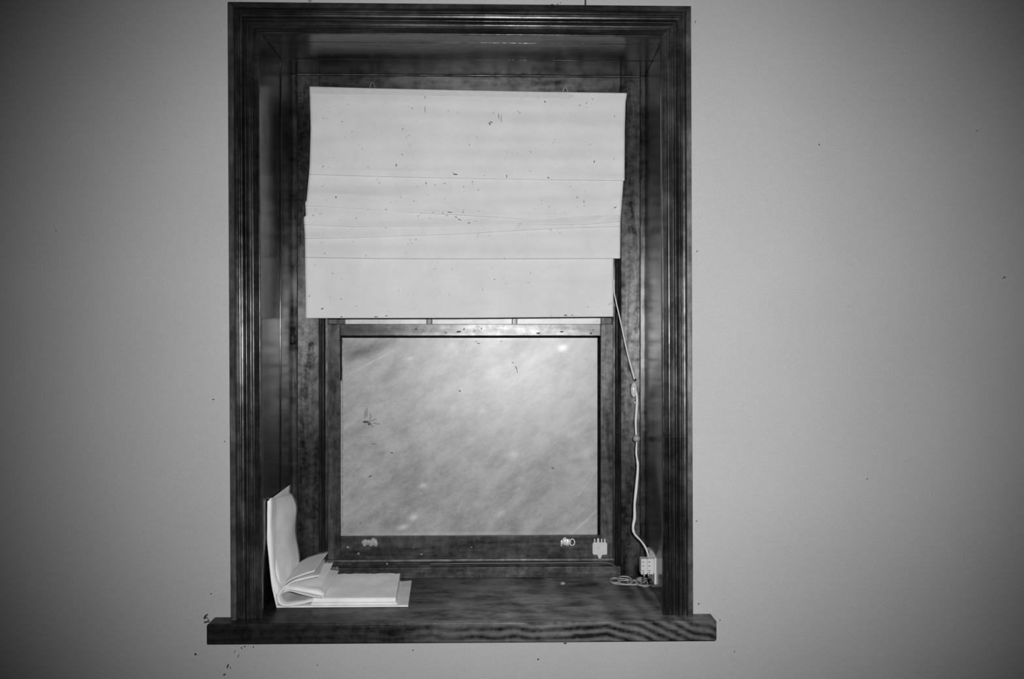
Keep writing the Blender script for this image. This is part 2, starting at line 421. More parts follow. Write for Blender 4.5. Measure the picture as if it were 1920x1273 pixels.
for (y0, y1, dd) in ((0.0, .062, 0), (.0622, .170, .0004), (.168, D + .004, .0014)):
    z0, z1 = zt(y0) - dd, zt(y1) - dd
    hexa('lining_board', [(xl(y0), y0, z0), (xr(y0), y0, z0), (xr(y1), y1, z1), (xl(y1), y1, z1)],
         [(xl(y0), y0, z0 + T), (xr(y0), y0, z0 + T), (xr(y1), y1, z1 + T), (xl(y1), y1, z1 + T)], 'line_h', trim2, .0012)
def qround(name, p0, p1, du, dv, r, mat, parent, wob=0):
    "quarter round in the corner p0-p1; du,dv unit directions of the two faces"
    p0, p1, du, dv = Vector(p0), Vector(p1), Vector(du), Vector(dv); n = 10; m_ = 24; V = []; Fc = []
    for j in range(m_ + 1):
        q = p0.lerp(p1, j / m_); rj = r * (1 + random.uniform(-wob, wob))
        V.append(q)
        for i in range(n + 1):
            a = math.pi / 2 * i / n; V.append(q + du * math.cos(a) * rj + dv * math.sin(a) * rj)
    w = n + 2
    for j in range(m_):
        for i in range(w): Fc.append((j * w + i, j * w + (i + 1) % w, (j + 1) * w + (i + 1) % w, (j + 1) * w + i))
    Fc += [tuple(range(w)), tuple(range(m_ * w, m_ * w + w))]
    return mk(name, V, Fc, mat, parent, True, angle=50)
for x0, sg in ((xl(D) + .0018, 1), (xr(D), -1)):      # flat fillets that cover the joint between lining and frame
    w, t0, t1 = .0115, .0050, .0038
    hexa('corner_bead', [(x0 - sg * .002, D - t0, SILL), (x0 + sg * w, D - t1, SILL), (x0 + sg * w, D - t1, zt(D) - .001), (x0 - sg * .002, D - t0, zt(D) - .001)],
         [(x0 - sg * .002, D, SILL), (x0 + sg * w, D, SILL), (x0 + sg * w, D, zt(D) - .001), (x0 - sg * .002, D, zt(D) - .001)], 'bead_v', trim2, .0018)
qround('corner_bead', (xl(D), D, zt(D) - .001), (xr(D), D, zt(D) - .001), (0, 0, -1), (0, -1, 0), .0032, 'head_f', trim2, .08)

# ------------------------------------------------------------------ trim_3: window stool
SB = SILL - .0415
fx0, fx1 = PX(388, -.048), PX(1344, -.048)
poly = [(fx0, -.046), (fx1, -.048), (fx1, 0), (xr(0) + .012, 0), (xr(D) + .012, D + .006), (xl(D) - .012, D + .006), (xl(0) - .012, 0), (fx0, 0)]
def stool():
    n = len(poly); V = [(x, y, SILL) for x, y in poly] + [(x, y, SB) for x, y in poly]
    Fc = [tuple(range(n)), tuple(range(2 * n - 1, n - 1, -1))] + [(i, (i + 1) % n, n + (i + 1) % n, n + i) for i in range(n)]
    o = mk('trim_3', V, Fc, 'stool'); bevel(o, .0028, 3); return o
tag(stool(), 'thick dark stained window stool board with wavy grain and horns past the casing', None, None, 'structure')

# ------------------------------------------------------------------ window_1: frame, beads, sashes, panes
win = tag(empty('window_1', (0, D, SILL)), 'dark wooden sash window set deep in the wall', None, None, 'structure')
yf = D
FLx, FRx = PX(598, yf), PX(1164, yf)
HZ = PZy(196, yf)
box('frame_board', xl(D) - .005, FLx, yf, yf + .09, SILL, B_TOP + .01, 'frame_v', win)
box('frame_board', FRx, xr(D) + .005, yf, yf + .09, SILL, B_TOP + .01, 'frame_v', win)
box('frame_board', FLx, FRx, yf, yf + .09, HZ, B_TOP + .01, 'head_f', win)
LZ = PZy(1063, yf)
box('frame_board', FLx, FRx, yf - .002, yf + .09, SILL, LZ, 'frame_h', win)
# stop beads: slim rounded strips in front of the sash
def bead_strip(x0, x1, z0, z1, y, vert, mat):
    c = ((x0 + x1) / 2 if vert else (z0 + z1) / 2); w = (x1 - x0 if vert else z1 - z0) / 2; n = 8; V = []; Fc = []
    sec = [(-w, .02), (-w, .004), (-w * .45, .003)] + [(-w * .42 * math.cos(math.pi * i / n), .003 - .008 * math.sin(math.pi * i / n)) for i in range(n + 1)] + [(w * .45, .003), (w, .004), (w, .02)]
    for e in ((z0, z1) if vert else (x0, x1)):
        for (s_, h) in sec: V.append((c + s_, y + h, e) if vert else (e, y + h, c + s_))
    k = len(sec); Fc = [(i, (i + 1) % k, k + (i + 1) % k, k + i) for i in range(k)] + [tuple(range(k)), tuple(range(2 * k - 1, k - 1, -1))]
    return mk('stop_bead', V, Fc, mat, win, True, angle=45)
bead_strip(FLx, PX(613, yf), LZ, HZ, yf + .004, True, 'stop')
bead_strip(PX(1150, yf), FRx, LZ, HZ, yf + .004, True, 'stop')
SLx, SRx = PX(612, .29), PX(1151, .29)
bead_strip(SLx, SRx, PZy(1063, yf), PZy(1050, yf), yf + .004, False, 'frame_h')
ys = .296
SZ0, SZ1 = PZy(1052, ys), PZy(607, ys)
GX0, GX1 = PX(638, ys), PX(1126, ys); GZ0, GZ1 = PZy(1005, ys), PZy(629.5, ys)
low = empty('lower_sash', (0, ys, SZ0), win)
box('sash_stile', SLx, GX0, ys, ys + .034, SZ0, SZ1, 'sash_v', low)
box('sash_stile', GX1, SRx, ys, ys + .034, SZ0, SZ1, 'sash_v', low)
box('sash_rail', GX0, GX1, ys + .0005, ys + .034, SZ0, GZ0, 'sash_h', low)
box('sash_rail', GX0, GX1, ys + .0005, ys + .034, GZ1, SZ1 - .0005, 'meet', low)
yg = ys + .011
def gspot(px, py, rpx, rpz, tilt, k, y=yg, ref=None):
    p = P(px, py, y); s_ = (y + 1.8) / F; r0 = ref or Vector((0, 0, 0))
    return (p.x - r0.x, p.z - r0.z, rpx * s_, rpz * s_, math.radians(tilt), k)
refL = wloc(low)
spots = [gspot(*a, ref=refL) for a in [
    (1055, 652, 8, 6, 10, .55), (850, 650, 9, 10, 0, .12), (793, 910, 7, 5, 10, .22), (775, 970, 9, 5, 20, .24), (757, 988, 11, 5, 15, .26),
    (735, 946, 8, 5, 0, .10), (965, 853, 11, 7, 20, .16), (940, 963, 10, 6, 20, .12), (850, 765, 6, 5, 0, .08), (905, 770, 6, 5, 0, .10), (768, 672, 7, 3, 8, .14),
    (893, 945, 12, 8, 0, .10), (870, 860, 9, 7, 0, .08), (1100, 850, 16, 10, 30, .09), (750, 870, 14, 8, 20, .07),
    (690, 655, 48, 11, 24, -.22), (650, 648, 22, 16, 0, -.12), (715, 850, 8, 5, 20, -.11), (930, 862, 26, 16, 15, -.07),
    (695, 680, 62, 1.6, 28, .09), (1100, 975, 42, 1.8, 42, .12), (1105, 900, 38, 1.6, 55, .07), (640, 760, 4, 130, 0, .08), (641, 930, 3, 60, 0, .14),
    (880, 1000, 220, 3, 0, .07), (960, 634, 150, 3, 0, .08), (1030, 900, 60, 45, 20, -.04), (820, 880, 70, 30, 20, -.05), (1000, 740, 120, 60, 0, .04)]]
spots.append(gspot(968, 645, 7, 9, 0, -.05, ref=refL))
M['pane'] = glass('dirty_window_glass', .20, .365, .40, .85, spots, .08)
box('window_pane', GX0 - .004, GX1 + .004, yg, yg + .004, GZ0 - .004, GZ1 + .004, 'pane', low, 0)
g0 = yg - .0015  # thin dark strips added as the recess shadow along the pane edges
box('edge_shade_strip', GX0, GX1, g0, yg, GZ1 - .0052, GZ1, 'edge_shade', low, 0)
box('edge_shade_strip', GX1 - .0065, GX1, g0, yg, GZ0, GZ1, 'edge_shade', low, 0)
box('edge_shade_strip', GX0, GX0 + .0022, g0 - .002, yg, GZ1 - .11, GZ1, 'edge_shade', low, 0)
# putty line along the left and the top edge of the pane
M['putty'] = plain('old_pale_putty', .25, .6, .4, nscale=120, var=.5)
box('putty_line', GX0 + .0022, GX0 + .0050, yg - .002, yg + .001, GZ0, GZ1 - .006, 'putty', low, .0008)
# upper sash
yu = .338
up = empty('upper_sash', (0, yu, SZ1 - .02), win)
UZ0, UZ1 = SZ1 - .028, HZ + .004
UX0, UX1 = PX(646, yu), PX(1127, yu)
box('sash_stile', FLx + .004, UX0, yu, yu + .034, UZ0, UZ1, 'sash_v', up)
box('sash_stile', UX1, FRx - .004, yu, yu + .034, UZ0, UZ1, 'sash_v', up)
box('sash_rail', UX0, UX1, yu, yu + .034, UZ0, UZ0 + .020, 'sash_h', up)
box('sash_rail', UX0, UX1, yu, yu + .034, UZ1 - .045, UZ1, 'sash_h', up)
mx_ = [PX(805, yu), PX(965, yu)]
for x in mx_: box('muntin', x - .0068, x + .0068, yu, yu + .028, UZ0 + .02, UZ1 - .045, 'sash_v', up)
M['pane_up'] = glass('dusty_upper_glass', .42, .66, .42, .8, [], .06)
ed = [UX0] + [v for x in mx_ for v in (x - .0068, x + .0068)] + [UX1]
for i in range(3):
    box('window_pane', ed[2 * i], ed[2 * i + 1], yu + .014, yu + .018, UZ0 + .02, UZ1 - .045, 'pane_up', up, 0)

# ------------------------------------------------------------------ dark cable along the foot of the sash
cpts = [P(806, 1057, .277), P(900, 1056, .276), P(1000, 1055.5, .276), P(1090, 1055, .276), P(1130, 1055, .275), P(1145, 1057, .274), P(1156, 1064, .273), P(1161, 1074, .272), P(1162, 1081, .268)]
tag(tube('dark_cable', cat_rom(cpts, 5), .0024, 'cable'), 'thin dark cable running along the foot of the lower sash to the coil', 'cable')

# ------------------------------------------------------------------ window blind
YB = .232
bl = tag(empty('fabric_blind', (P(870, 168, YB).x, YB, P(870, 168, YB).z)), 'creased white cloth folding blind, flecked with dark spots, covering the upper sash', 'blind')
def interp(tab, t):
    for i in range(len(tab) - 1):
        a, b_ = tab[i], tab[i + 1]
        if t <= b_[0]: return a[1] + (b_[1] - a[1]) * ((t - a[0]) / (b_[0] - a[0]) if b_[0] > a[0] else 0)
    return tab[-1][1]
from mathutils import noise as mn
creases = [((1163, 362), (1150, 385), (1122, 412), .006, 6), ((800, 360), (850, 400), (880, 410), .0010, 4)]
tris = []
def panel(name, top, bot, lef, rig, y0, y1, nx=120, ny=34, wr=.0010, hem=None, roll=True, seed=0, extra=()):
    """top/bot: [(px,py)..] edge curves; lef/rig: [(py,px)..]; y0 at the top, y1 at the bottom edge (nearer the room)"""
    V = []; Fc = []
    for j in range(ny + 1):
        v = j / ny
        for i in range(nx + 1):
            u = i / nx; px0 = 575 + 600 * u
            py = lerp(interp(top, px0), interp(bot, px0), v)
            L, R_ = interp(lef, py), interp(rig, py); px = lerp(L, R_, u)
            py = lerp(interp(top, px), interp(bot, px), v)
            y = lerp(y0, y1, v ** 1.15)
            wr2 = wr * 1.5
            y += wr2 * mn.noise(Vector((px * .004, py * .045, seed))) * 2 + wr * .5 * mn.noise(Vector((px * .02, py * .03, seed + 5)))
            if hem:
                h = py - interp(hem, px); y += .0026 * (1 / (1 + math.exp(-h / .7))) * (1 - v) + .0006 * math.exp(-(h / 1.5) ** 2)
            for (px1, py1, px2, py2, amp, w) in extra:
                dx, dy = px2 - px1, py2 - py1; t = max(0, min(1, ((px - px1) * dx + (py - py1) * dy) / (dx * dx + dy * dy)))
                d = math.hypot(px - px1 - t * dx, py - py1 - t * dy); s_ = 1 if (px - px1) * dy - (py - py1) * dx > 0 else -1
                y -= amp * math.exp(-(d / w) ** 2) * min(1, 4 * min(t + .05, 1.05 - t))
            V.append(P(px, py, y))
    w = nx + 1
    nyy = ny
    if roll:      # the cloth turns back behind its lower edge
        base = [V[ny * w + i].copy() for i in range(w)]
        for (dz, dy) in ((-.0009, .0004), (-.0017, .0013), (-.0019, .0024), (-.0012, .0036), (.0004, .0042), (.010, .0044)):
            V += [b_ + Vector((0, dy, dz)) for b_ in base]; nyy += 1
    for j in range(nyy):
        for i in range(nx): Fc.append((j * w + i, j * w + i + 1, (j + 1) * w + i + 1, (j + 1) * w + i))
    o = mk(name, V, Fc, 'blind', bl, True, angle=60)
    md = o.modifiers.new('cloth', 'SOLIDIFY'); md.thickness = .0006; md.offset = 0
    b0 = len(tris); tris.append((V, Fc)); return o
LEF = [(150, 580), (240, 582.5), (310, 580.5), (335, 578.5), (378, 574.5), (380, 572), (404, 573.5), (408, 569.5), (440, 571.5), (480, 572), (560, 573), (600, 573)]
RIG = [(150, 1177), (180, 1175), (190, 1173), (240, 1171.5), (337, 1171), (338, 1169), (380, 1166), (412, 1163.5), (483, 1163), (600, 1163)]
e_top = [(575, 162), (700, 165.5), (870, 170), (1180, 174.5)]
e1 = [(575, 325), (700, 329), (870, 333), (1000, 335), (1180, 337)]
e2 = [(575, 384), (660, 389), (760, 396), (870, 402), (1000, 410), (1180, 410)]
e3 = [(575, 420), (660, 423.5), (870, 422.5), (1000, 420), (1100, 419), (1180, 412)]
e4 = [(575, 446), (660, 444), (870, 437), (960, 431), (1060, 426), (1180, 423)]
e5 = [(575, 481), (700, 483), (870, 484), (1180, 483)]
e6 = [(575, 595), (870, 594.5), (1180, 592)]
up_ = lambda e, d: [(a, b_ - d) for a, b_ in e]
panel('blind_fold', e_top, e1, LEF, RIG, YB + .006, YB - .004, hem=[(575, 313), (870, 318), (960, 320), (1180, 325)], seed=1, ny=70,
      extra=((800, 172, 796, 300, .0007, 2), (600, 318, 1100, 322, .0008, 4)))
panel('blind_fold', up_(e1, 12), e2, LEF, RIG, YB + .004, YB - .004, seed=2, wr=.0018,
      extra=((1165, 362, 1120, 415, .003, 7), (800, 365, 880, 410, .0012, 4), (600, 360, 760, 372, .0010, 4)))
panel('blind_fold', up_(e2, 12), e3, LEF, RIG, YB + .003, YB - .0055, seed=3, wr=.0014, extra=((1165, 385, 1112, 416, .003, 6),))
panel('blind_fold', up_(e3, 10), e4, LEF, RIG, YB - .001, YB - .0045, seed=4, wr=.0012)
panel('blind_fold', up_(e4, 12), e5, LEF, RIG, YB + .001, YB - .007, seed=5, wr=.0010, hem=None,
      extra=((608, 446, 606, 480, .0008, 2), (1112, 425, 1122, 470, .0010, 5)))
panel('blind_fold', up_(e5, 14), e6, LEF, [(150, 1151), (600, 1150)], YB + .006, YB + .000, hem=[(575, 579), (870, 581), (1180, 582)], seed=6, wr=.0009, ny=60)
V, Fc = join(tris); bvh_blind = BVHTree.FromPolygons([tuple(v) for v in V], Fc)
# head slat of the blind
hexa('head_slat', [P(581, 163, YB + .004), P(1174, 175.5, YB + .004), P(1174, 188, YB + .004), P(581, 176, YB + .004)],
     [P(581, 163, YB + .012) , P(1174, 175.5, YB + .012), P(1174, 188, YB + .012), P(581, 176, YB + .012)], 'white_plastic', bl)
for (hx, hy) in ((698, 155), (1060, 165)):
    a = [P(hx - 5, hy + 13, YB + .006), P(hx - 4, hy + 6, YB + .006), P(hx - .5, hy - 1.5, YB + .006), P(hx + .8, hy - 1.5, YB + .006), P(hx + 4, hy + 6, YB + .006), P(hx + 5, hy + 13, YB + .006)]
    tube('hanging_loop', a + [P(hx, hy + 14, YB + .006)], .0008, 'wire', bl, closed=True, seg=6)
    top = P(hx, hy - .5, YB + .006)
    tag(tube('hook_nail', [top + Vector((0, -.002, .0006)), Vector((top.x, D + .006, top.z + .0006))], .0008, 'cable', win))

# ------------------------------------------------------------------ specks, flies' dirt
def blob(c, nrm, L, W, ang, rnd):
    nrm = nrm.normalized(); u = Vector((1, 0, 0)); w = nrm.cross(u).normalized(); u = w.cross(nrm).normalized(); k = 8; V = []
    ca, sa = math.cos(ang), math.sin(ang)
    for ring, hh in ((1, .0), (.8, .0005), ):
        for i in range(k):
            a = 2 * math.pi * i / k; r = rnd.uniform(.65, 1.15); x, y = math.cos(a) * L * r * ring, math.sin(a) * W * r * ring
            V.append(c + u * (x * ca - y * sa) + w * (x * sa + y * ca) + nrm * hh)
    Fc = [(i, (i + 1) % k, k + (i + 1) % k, k + i) for i in range(k)] + [tuple(range(k, 2 * k)), tuple(range(k - 1, -1, -1))]
    return V, Fc
def specks(name, bvh_or_y, lst, mat, parent, shrink=1.0):
    rnd = random.Random(3); D_ = []
    for (px, py, L, W, ang) in lst:
        L *= shrink; W *= shrink
        if isinstance(bvh_or_y, float): c = P(px, py, bvh_or_y); n = Vector((0, -1, 0))
        else:
            d = ray(px, py).normalized(); h = bvh_or_y.ray_cast(CAM, d)
            if h[0] is None: continue
            n = h[1]; n = -n if n.dot(d) > 0 else n; c = h[0] + n * .0003
        s_ = (c.y + 1.8) / F
        D_.append(blob(c, n, L * s_, W * s_, -math.radians(ang), rnd))
    V, Fc = join(D_); o = mk(name, V, Fc, mat, parent); o['kind'] = 'stuff'; return o
B = [(918, 232, 4, 2, 60), (921, 229, 3, 1.4, 40), (1022, 191, 2, 2, 0), (995, 285, 1.8, 1.6, 0), (755, 242, 1.6, 2, 0), (762, 258, 5, .5, 60), (769, 274, 4, .4, 60),
     (754, 290, 2, 1.4, 30), (766, 254, 1.5, 1.2, 0), (606, 312, 2.2, 1.5, 40), (616, 314, 1.4, 1, 0), (690, 314, 1.5, 1.5, 0), (854, 327, 5, 1.6, 10), (849, 323, 2, .8, 50),
     (799, 344, 1.3, 3, 0), (816, 347, 1.5, 1.4, 0), (834, 344, 4, .9, 10), (886, 341, 1, 3, -20), (869, 350, 1.6, 1.5, 0), (897, 356, 1.6, 1.4, 0), (630, 370, 2, 2, 0),
     (724, 393, 2.2, 1.6, 0), (776, 377, 2.2, 1.2, -30), (812, 398, 2.5, 1.2, 0), (830, 399, 3, 1, 45), (843, 398, 6, 1.2, 10), (838, 404, 3, 1, 30), (855, 407, 4, 1, 20),
     (868, 398, 3, 1, 60), (879, 418, 3.5, 1.2, 10), (862, 412, 6, 1, 28), (892, 415, 3, .8, 0), (784, 405, 2, 1, -30), (592, 393, 1.4, 1.4, 0), (587, 404, 3, 1, -20),
     (668, 409, 2.5, 1, 0), (780, 449, 1.8, 1.6, 0), (609, 475, 1.8, 1.8, 0), (624, 513, 1.4, 1.6, 0), (640, 561, 1.6, 1.4, 0), (604, 579, 3, 1.8, -35), (580, 555, 1.2, 3, 10),
     (1114, 303, 1.4, 3, 10), (1151, 298, 1.2, 1.5, 0), (1082, 370, 1.3, 2.6, -20), (1095, 378, 1.5, 2.4, -20), (975, 420, 3, 1, -20), (971, 424, 1.5, .8, 0), (927, 524, 1.3, 2.2, 20),
     (1153, 389, 4, 1.2, -25), (946, 484, 3, .8, 0), (1139, 485, 1.2, 2, 0), (1028, 333, 3, 1.4, 20), (898, 396, 1.2, 1.2, 0), (950, 330, 1, 4, 0), (1015, 382, 1, 1, 0),
     (1143, 570, 4, .9, -35), (1148, 567, 2, .8, 0), (640, 594, 4, 1.3, 0), (705, 594, 5, 1.4, 0), (725, 592, 4, 1, -10), (1060, 591, 4, 1.5, 0), (1073, 591, 3, 1.2, 0), (1034, 592, 3, 1, 0),
     (585, 170, 3, .9, 45), (586, 173, 1.3, 1, 0), (935, 218, .7, 10, -6), (940, 222, .6, 12, -2), (925, 212, .6, 5, 25), (973, 210, 5, .6, 40), (975, 212, 5, .5, -30), (1111, 186, 1, 3, -20),
     (1100, 193, 1, 3, 25), (1087, 198, 1.2, 2.6, 10), (1152, 218, 1, 2.6, 0), (1041, 262, .8, 1.4, 0), (905, 262, .7, .9, 0), (642, 228, 1.6, 1.6, 0), (607, 222, 2, 1, 30), (773, 203, 1.2, 2.4, -20),
     (797, 205, .6, 18, 0), (797, 180, .7, 8, 0), (783, 228, .8, 1.4, 0), (660, 247, .7, 2.4, 20), (673, 272, 1, 1, 0), (880, 272, 1.3, 1.5, 0), (743, 310, 1.4, 4, 10)]
rb = random.Random(11)
soft = [(rb.uniform(590, 1150), rb.choice([rb.uniform(180, 330), rb.uniform(335, 480), rb.uniform(180, 480), rb.uniform(490, 590)]), rb.uniform(.6, 2.6), rb.uniform(.4, 1.1), rb.uniform(0, 180)) for _ in range(150)]
B0 = [q for q in B if q[2] * q[3] > 3.6]; B1 = [q for q in B if q[2] * q[3] <= 3.6]
specks('dark_spots', bvh_blind, B0, plain('fly_spot', .15, .8, .1, nscale=300, var=.5), bl, .9)
specks('grey_spots', bvh_blind, B1, plain('grey_spot', .30, .8, .1, nscale=300, var=.3), bl, .9)
specks('faint_spots', bvh_blind, soft, plain('grey_fleck', .40, .8, .1, nscale=300, var=.2), bl)
W_ = [(427, 1249, 1.8, 5.5, 25), (432, 1252, 1, 2, 10), (421, 1265, 3, 2, -20), (367, 1227, 2.2, 2, 0), (447, 1230, .7, 5, 25), (440, 1222, .6, 4, 25), (459, 1212, 1.3, 2, 0), (475, 1213, 1.3, 2, 0), (453, 1215, 1, 3, -10),
      (1009, 1236, 2.4, 1.8, 0), (774, 1219, 1.8, 1.2, 0), (595, 1247, 1.4, 1, 0), (400, 749, 1.8, 1.5, 0), (421, 828, 1.2, 1.2, 0), (396, 1113, 1.6, 1.3, 0), (1307, 471, 1.8, 1.4, 0), (1306, 977, 1.8, 1.3, 0), (1310, 1132, 2.2, 1.5, 0),
      (1883, 520, 2.5, 1.4, -20), (1880, 522, 1.2, 1.2, 0), (1626, 898, 1.4, 1.2, 0), (1832, 245, 1.5, 1.2, 0), (1536, 271, 1.5, 1.5, 0), (105, 433, 1.2, 1.2, 0), (1377, 1222, 1.6, 1, 0), (1350, 1163, 1.5, 1.2, 0),
      (1035, 9, 3, 2, 0), (1046, 8, 1.5, 1.2, 0), (1051, 5, 2, .7, 0), (1085, 10, 1.5, 1.2, 0), (1304, 41, 1, 3, 0), (581, 2, 5, 1, 0), (1060, 1206, 4, 1.5, 0), (1030, 1203, 3, 1.3, 0), (366, 1225, 1, 1, 0)]
specks('wall_spots', 0.0, W_, 'speck', wall)
G_ = [(862, 733, 2.2, 1.6, 0), (968, 690, .8, 5, -25), (970, 697, .7, 3, -10), (962, 680, 3, .6, 30), (735, 849, 3, 1.6, 0), (1036, 878, 2.2, 1.8, 0), (694, 893, 4, 1.6, -30), (893, 640, 3, .7, 0), (897, 644, 3, 1, 0), (676, 980, 3, 1.2, -30), (700, 832, 6, .8, 0), (940, 640, 1.4, 1, 0)]
specks('pane_spots', yg - .0001, G_, plain('pane_speck', .13, .8, .1), low)
R_s = [(1053, 622, 5, 2, 0), (1108, 625, 3, 2.2, -10), (1112, 618, 3, 1, 0), (903, 616, 1.2, 3, 0), (890, 621, 1, 3, 30), (1009, 625, 5, 2, 0), (1040, 594, 2, .8, 0), (720, 597, 1.5, 1.5, 0), (860, 622, 6, 2.5, 0), (836, 624, 3, 1.5, 0), (676, 620, 4, 3, 0), (780, 617, 4, 2, 0), (697, 613, 2, 1.2, 0), (870, 617, 1.4, 3.5, 30)]
specks('rail_spots', ys + .0003, R_s, plain('rail_speck', .07, .8, .1), low, .8)

# ------------------------------------------------------------------ pull cord with lock and bead
crd = tag(empty('pull_cord', P(1190, 720, .20)), 'pale pull cord with clear lock and round bead hanging down beside the right jamb', 'cord')
def yc(py): return interp([(480, .222), (600, .222), (712, .222), (900, .20), (985, .18), (1049, .125)], py)
c1 = [P(x, y_, yc(y_)) for x, y_ in ((1151, 525), (1152, 550), (1163, 600), (1176, 660), (1190, 712))]
tube('cord', cat_rom(c1, 5), lambda t: .0014 + .0006 * t, 'cord', crd)
c2 = [P(x, y_, yc(y_)) for x, y_ in ((1190, 722), (1194, 742), (1194, 760), (1192, 790), (1193, 817))]
rnd = random.Random(5)
tube('cord', cat_rom(c2, 6), lambda t: .0022 + .0009 * math.sin(t * 3.1), 'cord', crd)
c3 = [P(x, y_, yc(y_)) for x, y_ in ((1194, 828), (1193, 850), (1196, 875), (1193, 915), (1190, 945), (1190, 970), (1187, 988), (1190, 1001), (1201, 1013), (1209, 1024), (1214, 1036), (1217, 1050))]
def rt(t): return .0021 + .0007 * abs(math.sin(t * 17)) + (.0008 if .15 < t < .62 else -.0004)
tube('cord', cat_rom(c3, 6), rt, 'cord', crd)
ball('knot', P(1191, 712, yc(712)), .0032, 'black', crd)
p = P(1188.5, 731, yc(731)); V, Fc = ball_data(p, 1, .0075, .005, .0175, nu=14, nv=10)
o = mk('cord_lock', V, Fc, 'clear', crd, True, angle=0); tag(o, 'clear plastic cord lock')
ball('lock_rivet', P(1189, 725, yc(731) - .005), .0026, 'white_plastic', crd)
ball('lock_rivet', P(1190, 755, yc(731)), .0020, 'white_plastic', crd)
tag(ball('bead', P(1193.5, 822, yc(822)), .0085, 'bead', crd, nu=20, nv=14), 'round grey plastic bead')

# ------------------------------------------------------------------ terminal block on the right jamb
yt = .112
xj = xr(yt)
jb = tag(empty('terminal_block', (xj, yt, PZy(1098, yt))), 'white electrical terminal block on a plate fixed low on the right jamb', 'terminal block')
box('back_plate', PX(1227, yt), PX(1233.5, yt), yt, yt + .10, PZy(1098, yt), PZy(1048, yt), 'white_plastic', jb, .001)
bx0, bx1, bz0, bz1 = PX(1202, yt), PX(1225.5, yt), PZy(1079, yt), PZy(1049.5, yt)
box('terminal_body', bx0, (bx0 + bx1) / 2 - .0007, yt, yt + .022, bz0, bz1, 'white_plastic', jb, .0012)
box('terminal_body', (bx0 + bx1) / 2 + .0007, bx1, yt, yt + .022, bz0, bz1, 'white_plastic', jb, .0012)
box('bridge', bx0 + .002, PX(1228, yt), yt + .004, yt + .018, bz0 + .002, bz1 - .002, 'white_plastic', jb, .001)
for cx in (1206, 1217.5):
    for cy in (1054, 1061, 1070, 1074):
        c = P(cx, cy, yt); box('screw_slot', c.x - .0020, c.x + .0020, yt - .0003, yt + .001, c.z - .0010, c.z + .0010, plain('slot_shade', .10, .6), jb, 0)
c = [P(1214, 1047, yt + .01), P(1219, 1031, yt + .01), P(1223, 1032, yt + .01), P(1233, 1048, yt + .01)]
hexa('clear_flap', c, [q + Vector((0, .001, 0)) for q in c], 'flap', jb, 0)

# coil of flex on the sill
ck = tag(empty('flex_coil', (P(1180, 1090, .23).x, .23, SILL)), 'tangled loops of pale grey flex lying on the sill below the terminal block', 'wire')
def loop_pts(cx, cy, rx, ry, z, ph=0, n=26, tilt=0):
    c0 = PZ(cx, cy, SILL + z); out = []; ex = PZ(cx + rx, cy, SILL + z).x - c0.x; ey = abs(PZ(cx, cy - ry, SILL + z).y - c0.y)
    for i in range(n):
        a = 2 * math.pi * i / n + ph; out.append(Vector((c0.x + math.cos(a) * ex, c0.y + math.sin(a) * ey, SILL + z + tilt * math.sin(a) + .0006 * math.sin(3 * a))))
    return out
for (cx, cy, rx, ry, z, tl, r) in ((1154, 1088, 9, 4.2, .003, .001, .0017), (1172, 1088, 13, 5.5, .005, .003, .0018), (1176, 1092, 17, 4.0, .003, .0008, .0018), (1164, 1090, 19, 5, .0045, .001, .0013),
                                (1206, 1091, 12, 6.0, .004, .003, .0018), (1203, 1092, 11, 4.6, .006, .002, .0016), (1190, 1092, 13, 4, .003, .001, .0016)):
    tube('flex_loop', loop_pts(cx, cy, rx, ry, z, tilt=tl), r, 'coil', ck, closed=True, seg=7)
a = [PZ(1200, 1091, SILL + .004), PZ(1204, 1087, SILL + .009), P(1207, 1084, .16), P(1208, 1079, yt + .011)]
tube('flex_tail', cat_rom(a, 5), .0016, 'coil', ck)
a = [PZ(1206, 1092, SILL + .004), PZ(1212, 1088, SILL + .009), P(1216, 1083, .15), P(1216, 1079, yt + .011)]
tube('flex_tail', cat_rom(a, 5), .0014, 'coil', ck)

# ------------------------------------------------------------------ small things on the bottom rail of the sash
yr = ys
def prong_tag():
    r = tag(empty('plastic_tag', P(1124.5, 1029, yr)), 'small white plastic tag with four prongs on the right end of the bottom rail', 'tag')
    y0, y1 = yr - .006, yr - .0002
    out = [(1111, 1020), (1112.5, 1017), (1137, 1017), (1138.5, 1020), (1138.5, 1038), (1137, 1040), (1129, 1040.5), (1127, 1045), (1126.8, 1049), (1125, 1051), (1123, 1049.5), (1121.5, 1045), (1120.5, 1040.5), (1113, 1040), (1111, 1037)]
    hexa('tag_body', [P(x, y_, y0) for x, y_ in out], [P(x, y_, y1) for x, y_ in out], 'white_plastic', r, .0007)
    for (cx, w, h) in ((1115, 2.6, 1010), (1121.5, 4.4, 1009), (1128, 2.6, 1010), (1134, 2.8, 1010)):
        q = [(cx - w / 2, 1018), (cx - w / 2 * .8, h), (cx + w / 2 * .8, h), (cx + w / 2, 1018)]
        hexa('prong', [P(x, y_, y0 + .001) for x, y_ in q], [P(x, y_, y1) for x, y_ in q], 'white_plastic', r, .0004)
    V, Fc = ball_data(P(1122, 1027.5, y0), .0011, nu=8, nv=6); mk('pin_hole', V, Fc, 'cable', r)
prong_tag()
